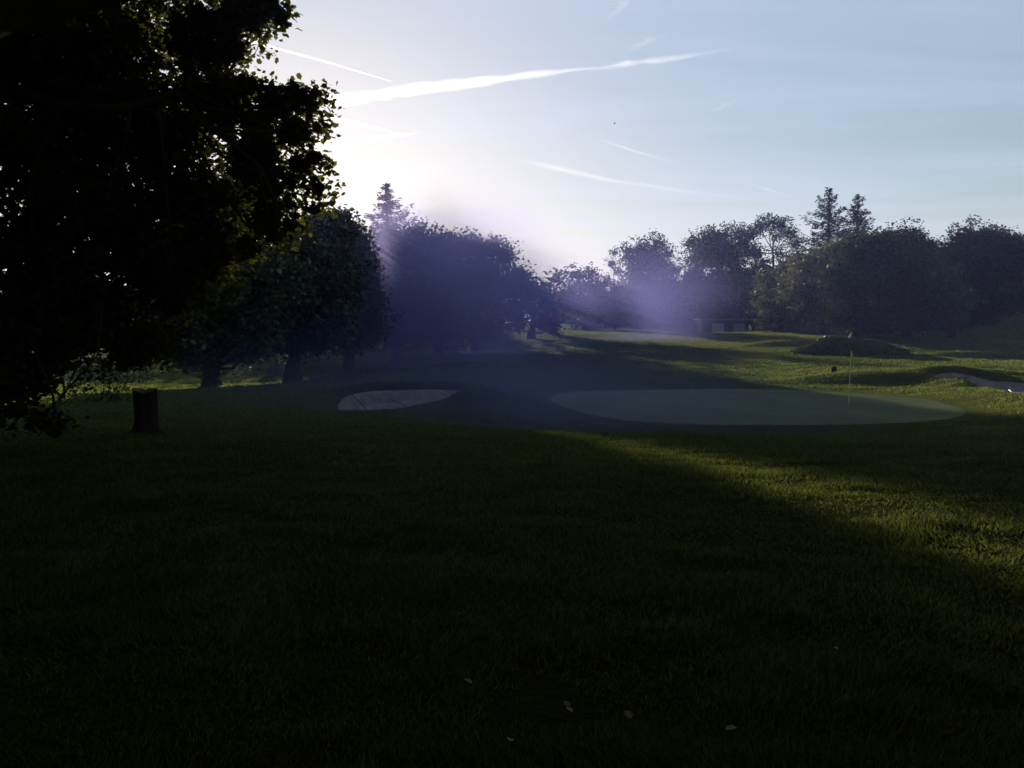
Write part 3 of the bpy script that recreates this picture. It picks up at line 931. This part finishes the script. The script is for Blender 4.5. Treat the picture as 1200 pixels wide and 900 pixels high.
# flat plank in the right bunker
b = W(1125, 451, 36.9); z = float(height(np.array([b[0]]), np.array([b[1]]), True)[0])
g = Geo()
for k in range(3):
    g.box((0, -0.09 + k * 0.09, 0.10 + 0.004 * k), (0.44, 0.08, 0.04))
for sx in (-0.16, 0.16):
    g.box((sx, 0, 0.038), (0.05, 0.26, 0.085))
o = g.obj('wooden_step', M_rake); o.location = (b[0], b[1], z)
tag(o, 'short dark wooden step lying in the right bunker', 'step')

# black bucket-like tee object behind the green
b = W(977, 441, 44); z = hz(b[0], b[1])
root = thing('litter_bin', 'small black round topped bin on the grass behind the green', 'bin', (b[0], b[1], z))
g = Geo()
t = [(-0.02, 0.10), (0.06, 0.11), (0.10, 0.16), (0.32, 0.19), (0.40, 0.19)]
g.tube(np.array([[0, 0, a] for a, _ in t]), np.array([r for _, r in t]), 18); g.obj('bin_body', M_black, root, smooth=False)
g = Geo()
t = [(0.403, 0.205), (0.43, 0.205), (0.47, 0.17), (0.50, 0.10), (0.51, 0.02)]
g.tube(np.array([[0, 0, a] for a, _ in t]), np.array([r for _, r in t]), 18); g.obj('bin_lid', M_black, root, smooth=True)
root.scale = (0.8, 0.8, 0.8)

# ------------------------------------------------------------------ long low shed
b = W(850, 388.8, 115); z = hz(b[0], b[1]) - 0.1
root = thing('low_shed', 'long low shed with pale doors at the far edge of the fairway under the trees', 'shed', (b[0], b[1], z))
g = Geo(); g.box((0, 0, 0.95), (7.6, 3.0, 1.9)); g.obj('wall', M_shed, root)
g = Geo(); g.box((0, -0.05, 2.0), (8.3, 3.7, 0.14)); g.box((0, -1.93, 1.97), (8.3, 0.05, 0.24)); g.obj('roof', M_shroof, root)
for cx in (-1.5, 1.5):
    g = Geo(); g.box((cx, -1.53, 0.75), (1.7, 0.05, 1.35))
    dd = g.obj('door', M_panel, root)
    g = Geo()
    for k in range(5):
        g.box((cx, -1.57, 0.25 + k * 0.26), (1.66, 0.02, 0.02))
    for sx in (-.88, .88):
        g.box((cx + sx, -1.565, 0.75), (0.06, 0.05, 1.42))
    g.obj('door_frame', M_shed, dd)
g = Geo(); g.box((0, -1.53, 1.1), (0.8, 0.05, 0.6)); g.obj('window', M_gap, root)

# ------------------------------------------------------------------ fallen leaves & twigs
FL = [(290, 705, 'left of centre in the darkest grass'), (440, 780, 'low in the picture left of centre'), (549, 806, 'low in the picture just left of centre'),
      (598, 875, 'near the bottom edge at the centre'), (665, 833, 'near the bottom, topmost of a loose pair'), (668, 840, 'near the bottom, lower of a loose pair'),
      (855, 862, 'low down right of centre'), (981, 767, 'at the lower right'), (852, 677, 'alone in the dim grass right of centre'),
      (343, 610, 'at the left edge of the dim grass'), (237, 605, 'farthest left in the grass'), (540, 725, 'in the dark grass at the centre'), (737, 846, 'at the lower centre, small')]
oc = LEAF_O
for px, py, where in FL:
    dd = FWD + RGT * (px - 600) / F_PX + UPV * (450 - py) / F_PX
    # march to ground
    lo, hi = 1.0, 30.0
    for _ in range(40):
        m = (lo + hi) / 2
        p = np.array(EYE) + dd * m
        if p[2] > hz(p[0], p[1]): lo = m
        else: hi = m
    p = np.array(EYE) + dd * lo
    Vv = oc[0].copy() * random.uniform(0.035, 0.055)
    Vv[:, 2] += 0.10 * (Vv[:, 0] ** 2) / 0.03 * 0.6
    o = mesh_obj('fallen_leaf', Vv, oc[1], M_fallen)
    o.location = (p[0], p[1], p[2] + 0.03)
    o.rotation_euler = (random.uniform(0.1, 0.6), random.uniform(-.4, .4), random.uniform(0, 6))
    tag(o, 'small pale fallen leaf ' + where, 'leaf', 'fallen leaves in the foreground grass')

# bird
p = W(720, 145, 160)
g = Geo()
g.tube(np.array([[-0.22, 0, 0], [-0.1, 0, 0.02], [0.08, 0, 0.02], [0.2, 0, 0.04], [0.27, 0, 0.03]]), [0.01, 0.06, 0.07, 0.04, 0.008], 8)
o1 = g.obj('bird', M_bird); o1.location = p
tag(o1, 'tiny dark bird flying high in the open sky', 'bird')
for s in (-1, 1):
    g = Geo(); g.add([[0.1, 0, .04], [-0.08, 0, .04], [-0.1, s * .3, .16], [0.06, s * .32, .17], [-0.12, s * .6, .08],
                      [0.1, 0, .03], [-0.08, 0, .03], [-0.1, s * .3, .15], [0.06, s * .32, .16]],
                     [[0, 1, 2, 3], [3, 2, 4], [5, 8, 7, 6], [8, 4, 7]])
    w_ = g.obj('wing', M_bird, o1)

# ------------------------------------------------------------------ air: haze box and violet volumes imitating lens flare
def vol_mat(name, col, dens, g):
    m, nt, out = new_mat(name)
    v = N(nt, 'ShaderNodeVolumePrincipled', Density=dens, Anisotropy=g)
    v.inputs['Color'].default_value = (*col, 1)
    nt.links.new(v.outputs[0], out.inputs['Volume'])
    m.cycles.homogeneous_volume = True
    return m

#AIR-BEGIN
HAZE = dict(col=(0.34, 0.40, 1.0), dens=0.00026, g=0.45)
zb_, zt_ = float(GZ.min()) - 1.0, 52.0
g = Geo(); g.box((0, 0, (zb_ + zt_) / 2), (12400, 12400, zt_ - zb_))
hzb = g.obj('haze', vol_mat('haze_air', HAZE['col'], HAZE['dens'], HAZE['g']))
tag(hzb, kind='stuff')


def flare_mat(name, col, dens, g, nscale=1.6):
    """violet volume standing in for lens flare, thinning towards its edge"""
    m, nt, out = new_mat(name)
    tc = nt.nodes.new('ShaderNodeTexCoord')
    gr = N(nt, 'ShaderNodeTexGradient', _gradient_type='SPHERICAL')
    nz = N(nt, 'ShaderNodeTexNoise', Scale=nscale, Detail=2.0)
    nt.links.new(tc.outputs['Object'], gr.inputs['Vector']); nt.links.new(tc.outputs['Object'], nz.inputs['Vector'])
    pw = N(nt, 'ShaderNodeMath', _operation='POWER'); pw.inputs[1].default_value = 1.6
    nt.links.new(gr.outputs['Fac'], pw.inputs[0])
    mr = N(nt, 'ShaderNodeMapRange'); mr.inputs['From Min'].default_value = 0.25; mr.inputs['From Max'].default_value = 0.75
    mr.inputs['To Min'].default_value = 0.6; mr.inputs['To Max'].default_value = 1.4
    nt.links.new(nz.outputs['Fac'], mr.inputs['Value'])
    m1 = N(nt, 'ShaderNodeMath', _operation='MULTIPLY'); nt.links.new(pw.outputs[0], m1.inputs[0]); nt.links.new(mr.outputs[0], m1.inputs[1])
    m2 = N(nt, 'ShaderNodeMath', _operation='MULTIPLY'); nt.links.new(m1.outputs[0], m2.inputs[0]); m2.inputs[1].default_value = dens
    v = N(nt, 'ShaderNodeVolumePrincipled', Anisotropy=g)
    v.inputs['Color'].default_value = (*col, 1)
    nt.links.new(m2.outputs[0], v.inputs['Density'])
    nt.links.new(v.outputs[0], out.inputs['Volume'])
    return m


def flare_veil(px, py, D, rx, ry, rz, dens, col=(0.38, 0.37, 1.0), g=0.05):
    V = []; Fc = []
    n, k = 12, 20
    for i in range(n + 1):
        th = math.pi * i / n
        for j in range(k):
            ph = 2 * math.pi * j / k
            V.append([math.sin(th) * math.cos(ph), math.sin(th) * math.sin(ph), math.cos(th)])
    for i in range(n):
        for j in range(k):
            Fc.append([i * k + j, (i + 1) * k + j, (i + 1) * k + (j + 1) % k, i * k + (j + 1) % k])
    o = mesh_obj('flare_veil', V, Fc, flare_mat('flare_scatter', col, dens, g))
    o.location = W(px, py, D); o.scale = (rx, ry, rz)
    tag(o, kind='stuff')
    return o


flare_veil(512, 330, 57, 12, 10, 8.0, 0.22, (0.50, 0.46, 1.0))  # added veils: lens flare built as violet scattering volumes
flare_veil(600, 362, 72, 11, 10, 6.5, 0.11)
flare_veil(752, 360, 92, 13, 12, 10, 0.050)
flare_veil(590, 490, 26, 13, 13, 4.5, 0.036, (0.32, 0.38, 1.0))
#AIR-END


# ------------------------------------------------------------------ contrails and wisps at cloud height
ALT = 9000.0


def skypt(px, py):
    d = FWD + RGT * (px - 600) / F_PX + UPV * (450 - py) / F_PX
    k = ALT / d[2]
    return d * k, k


def trail(name, label, pts, tau0, group='vapour trails across the sky', col=(1, 1, 1), g=0.55, wob=0.28, cat='vapour trail'):
    """pts: (px, py, width px)"""
    P = [skypt(a, b)[0] for a, b, _ in pts]; Rd = [w_ / 2 / F_PX * skypt(a, b)[1] for a, b, w_ in pts]
    P = np.array(P); Rd = np.array(Rd)
    L = np.concatenate([[0], np.cumsum(np.linalg.norm(np.diff(P, axis=0), axis=1))])
    m = 60
    t = np.linspace(0, L[-1], m)
    C = np.stack([np.interp(t, L, P[:, i]) for i in range(3)], 1)
    rr = np.interp(t, L, Rd)
    org = C[0].copy()
    k = 14
    V = []; Fc = []
    T = np.gradient(C, axis=0); T /= np.linalg.norm(T, axis=1)[:, None]
    for i in range(m):
        a_ = np.cross(T[i], [0, 0, 1]); a_ /= np.linalg.norm(a_); b_ = np.cross(T[i], a_)
        for j in range(k):
            th = 2 * math.pi * j / k
            q = rr[i] * max(0.15, 1 + wob * (2 * float(vnoise(i * 1.0, j * 3.0 + len(label), 2.3)) + 1.2 * float(vnoise(i * 1.0, 5.0 + len(label), 5.0))))
            V.append(C[i] - org + q * (math.cos(th) * a_ * 1.0 + math.sin(th) * b_ * 0.7))
    for i in range(m - 1):
        for j in range(k):
            Fc.append([i * k + j, i * k + (j + 1) % k, (i + 1) * k + (j + 1) % k, (i + 1) * k + j])
    Fc.append(list(range(k))[::-1]); Fc.append([(m - 1) * k + j for j in range(k)])
    tau = tau0 * 0.21
    o = mesh_obj(name, V, Fc, vol_mat('trail_vapour', col, tau / (1.5 * rr.max()), g))
    o.location = org
    for s_ in (0.72, 0.42):
        ax = np.repeat(C - org, k, axis=0)
        wig = np.array([1 + 0.35 * 2 * float(vnoise(i * 1.0, j * 2.0 + s_ * 9, 1.7)) for i in range(m) for j in range(k)])[:, None]
        o2 = mesh_obj(name + '_core', ax + (np.array(V) - ax) * s_ * wig, Fc, vol_mat('core_vapour', col, tau / (1.5 * rr.max()), g), o)
    tag(o, label, cat, group)
    return o


trail('vapour_trail', 'long broad bright vapour trail sloping up from the oak to the middle of the sky',
      [(380, 119, 18), (450, 110, 20), (560, 96, 15), (640, 86, 11), (700, 79, 4)], 0.26, wob=0.4)
trail('vapour_trail', 'fluffy fading vapour trail carrying on rightwards from the broad bright one',
      [(690, 82, 3), (740, 74, 12), (800, 67, 9), (860, 57, 2)], 0.11, wob=0.6)
trail('vapour_trail', 'thin sharp vapour trail high at the left, falling to the right above the broad one',
      [(292, 48, 3.5), (380, 72, 3.5), (460, 96, 1.2)], 0.4)
trail('vapour_trail', 'short upper arm of the arrow shaped pair of trails beside the oak',
      [(380, 136, 5), (430, 148, 5), (476, 159, 1.5)], 0.3)
trail('vapour_trail', 'short lower arm of the arrow shaped pair of trails beside the oak',
      [(370, 169, 18), (430, 164, 12), (495, 155, 1.5)], 0.3)
trail('vapour_trail', 'short faint vapour trail alone in the middle right of the sky',
      [(702, 163, 1.5), (740, 176, 3.5), (790, 190, 1.2)], 0.07)
trail('vapour_trail', 'wide very faint old trail curving low above the far trees',
      [(600, 186, 3), (660, 199, 9), (720, 212, 8), (800, 224, 6), (890, 233, 2)], 0.04, wob=0.5)
trail('vapour_trail', 'tiny faint trail low above the two spruces',
      [(876, 215, 1.2), (900, 222, 3), (930, 231, 1)], 0.045)
for lab, pts in [('small feathery wisp of cloud at the top edge of the sky', [(712, 22, 2), (728, 8, 14), (745, -6, 6)]),
                 ('small feathery wisp of cloud just above the fluffy trail', [(738, 58, 4), (760, 48, 12), (782, 40, 2)]),
                 ('little wisp of cloud alone in the right half of the sky', [(832, 132, 2), (848, 124, 9), (866, 117, 1.5)])]:
    trail('cloud_wisp', lab, pts, 0.045, None, wob=0.8, cat='cloud')

# ------------------------------------------------------------------ world
w = bpy.data.worlds.new('World'); S.world = w; w.use_nodes = True
nt = w.node_tree; nt.nodes.clear()
out = nt.nodes.new('ShaderNodeOutputWorld')
bg = nt.nodes.new('ShaderNodeBackground')
sky = nt.nodes.new('ShaderNodeTexSky'); sky.sky_type = 'NISHITA'; sky.sun_disc = False
sky.sun_elevation = SUN_EL; sky.sun_rotation = SUN_AZ
sky.altitude = 0; sky.air_density = 1.25; sky.dust_density = 0.6; sky.ozone_density = 2.0
bg.inputs['Strength'].default_value = 0.050
# thin high cloud: streaked veil over the whole sky
tc = nt.nodes.new('ShaderNodeTexCoord')
sep = nt.nodes.new('ShaderNodeSeparateXYZ'); nt.links.new(tc.outputs['Generated'], sep.inputs[0])
zc = N(nt, 'ShaderNodeMath', _operation='MAXIMUM'); zc.inputs[1].default_value = 0.04; nt.links.new(sep.outputs['Z'], zc.inputs[0])
dv = N(nt, 'ShaderNodeVectorMath', _operation='DIVIDE'); nt.links.new(tc.outputs['Generated'], dv.inputs[0])
cz = nt.nodes.new('ShaderNodeCombineXYZ')
for i_ in range(3): nt.links.new(zc.outputs[0], cz.inputs[i_])
nt.links.new(cz.outputs[0], dv.inputs[1])
mp = nt.nodes.new('ShaderNodeMapping'); mp.inputs['Scale'].default_value = (0.35, 0.9, 1.0); mp.inputs['Rotation'].default_value = (0, 0, 0.5)
nt.links.new(dv.outputs[0], mp.inputs['Vector'])
nz = N(nt, 'ShaderNodeTexNoise', Scale=0.9, Detail=7.0, Roughness=0.58, Distortion=0.6); nt.links.new(mp.outputs[0], nz.inputs['Vector'])
vf = N(nt, 'ShaderNodeMapRange'); vf.inputs['From Min'].default_value = 0.35; vf.inputs['From Max'].default_value = 0.75
vf.inputs['To Min'].default_value = 0.16; vf.inputs['To Max'].default_value = 0.45
nt.links.new(nz.outputs['Fac'], vf.inputs['Value'])
mxs = N(nt, 'ShaderNodeMix', _data_type='RGBA'); nt.links.new(vf.outputs[0], mxs.inputs[0])
den = N(nt, 'ShaderNodeVectorMath', _operation='MULTIPLY_ADD'); den.inputs[1].default_value = (0.070,) * 3; den.inputs[2].default_value = (1, 1, 1)
nt.links.new(sky.outputs[0], den.inputs[0])
cmp_ = N(nt, 'ShaderNodeVectorMath', _operation='DIVIDE'); nt.links.new(sky.outputs[0], cmp_.inputs[0]); nt.links.new(den.outputs[0], cmp_.inputs[1])
nt.links.new(cmp_.outputs[0], mxs.inputs[6]); mxs.inputs[7].default_value = (5.5, 5.9, 7.0, 1)
hs = N(nt, 'ShaderNodeHueSaturation', Saturation=1.28, Value=1.0)
nt.links.new(mxs.outputs[2], hs.inputs['Color']); nt.links.new(hs.outputs[0], bg.inputs['Color'])
nt.links.new(bg.outputs[0], out.inputs['Surface'])

sl = bpy.data.lights.new('sun', 'SUN'); sl.energy = 5.0; sl.angle = R(0.55); sl.color = (1.0, 0.86, 0.66)
so = bpy.data.objects.new('sun', sl); COL.objects.link(so)
so.rotation_euler = Vector(-SUN).to_track_quat('-Z', 'Y').to_euler()
so.location = (0, 0, 50)

# ------------------------------------------------------------------ render settings
S.view_settings.view_transform = 'Standard'
S.view_settings.look = 'None'
S.view_settings.gamma = 1
S.view_settings.exposure = 1.55
S.view_settings.use_curve_mapping = False
c = S.cycles
c.use_denoising = True
c.max_bounces = 4; c.diffuse_bounces = 1; c.glossy_bounces = 1; c.transmission_bounces = 3; c.volume_bounces = 0
c.transparent_max_bounces = 8
c.use_adaptive_sampling = True
c.sample_clamp_indirect = 5
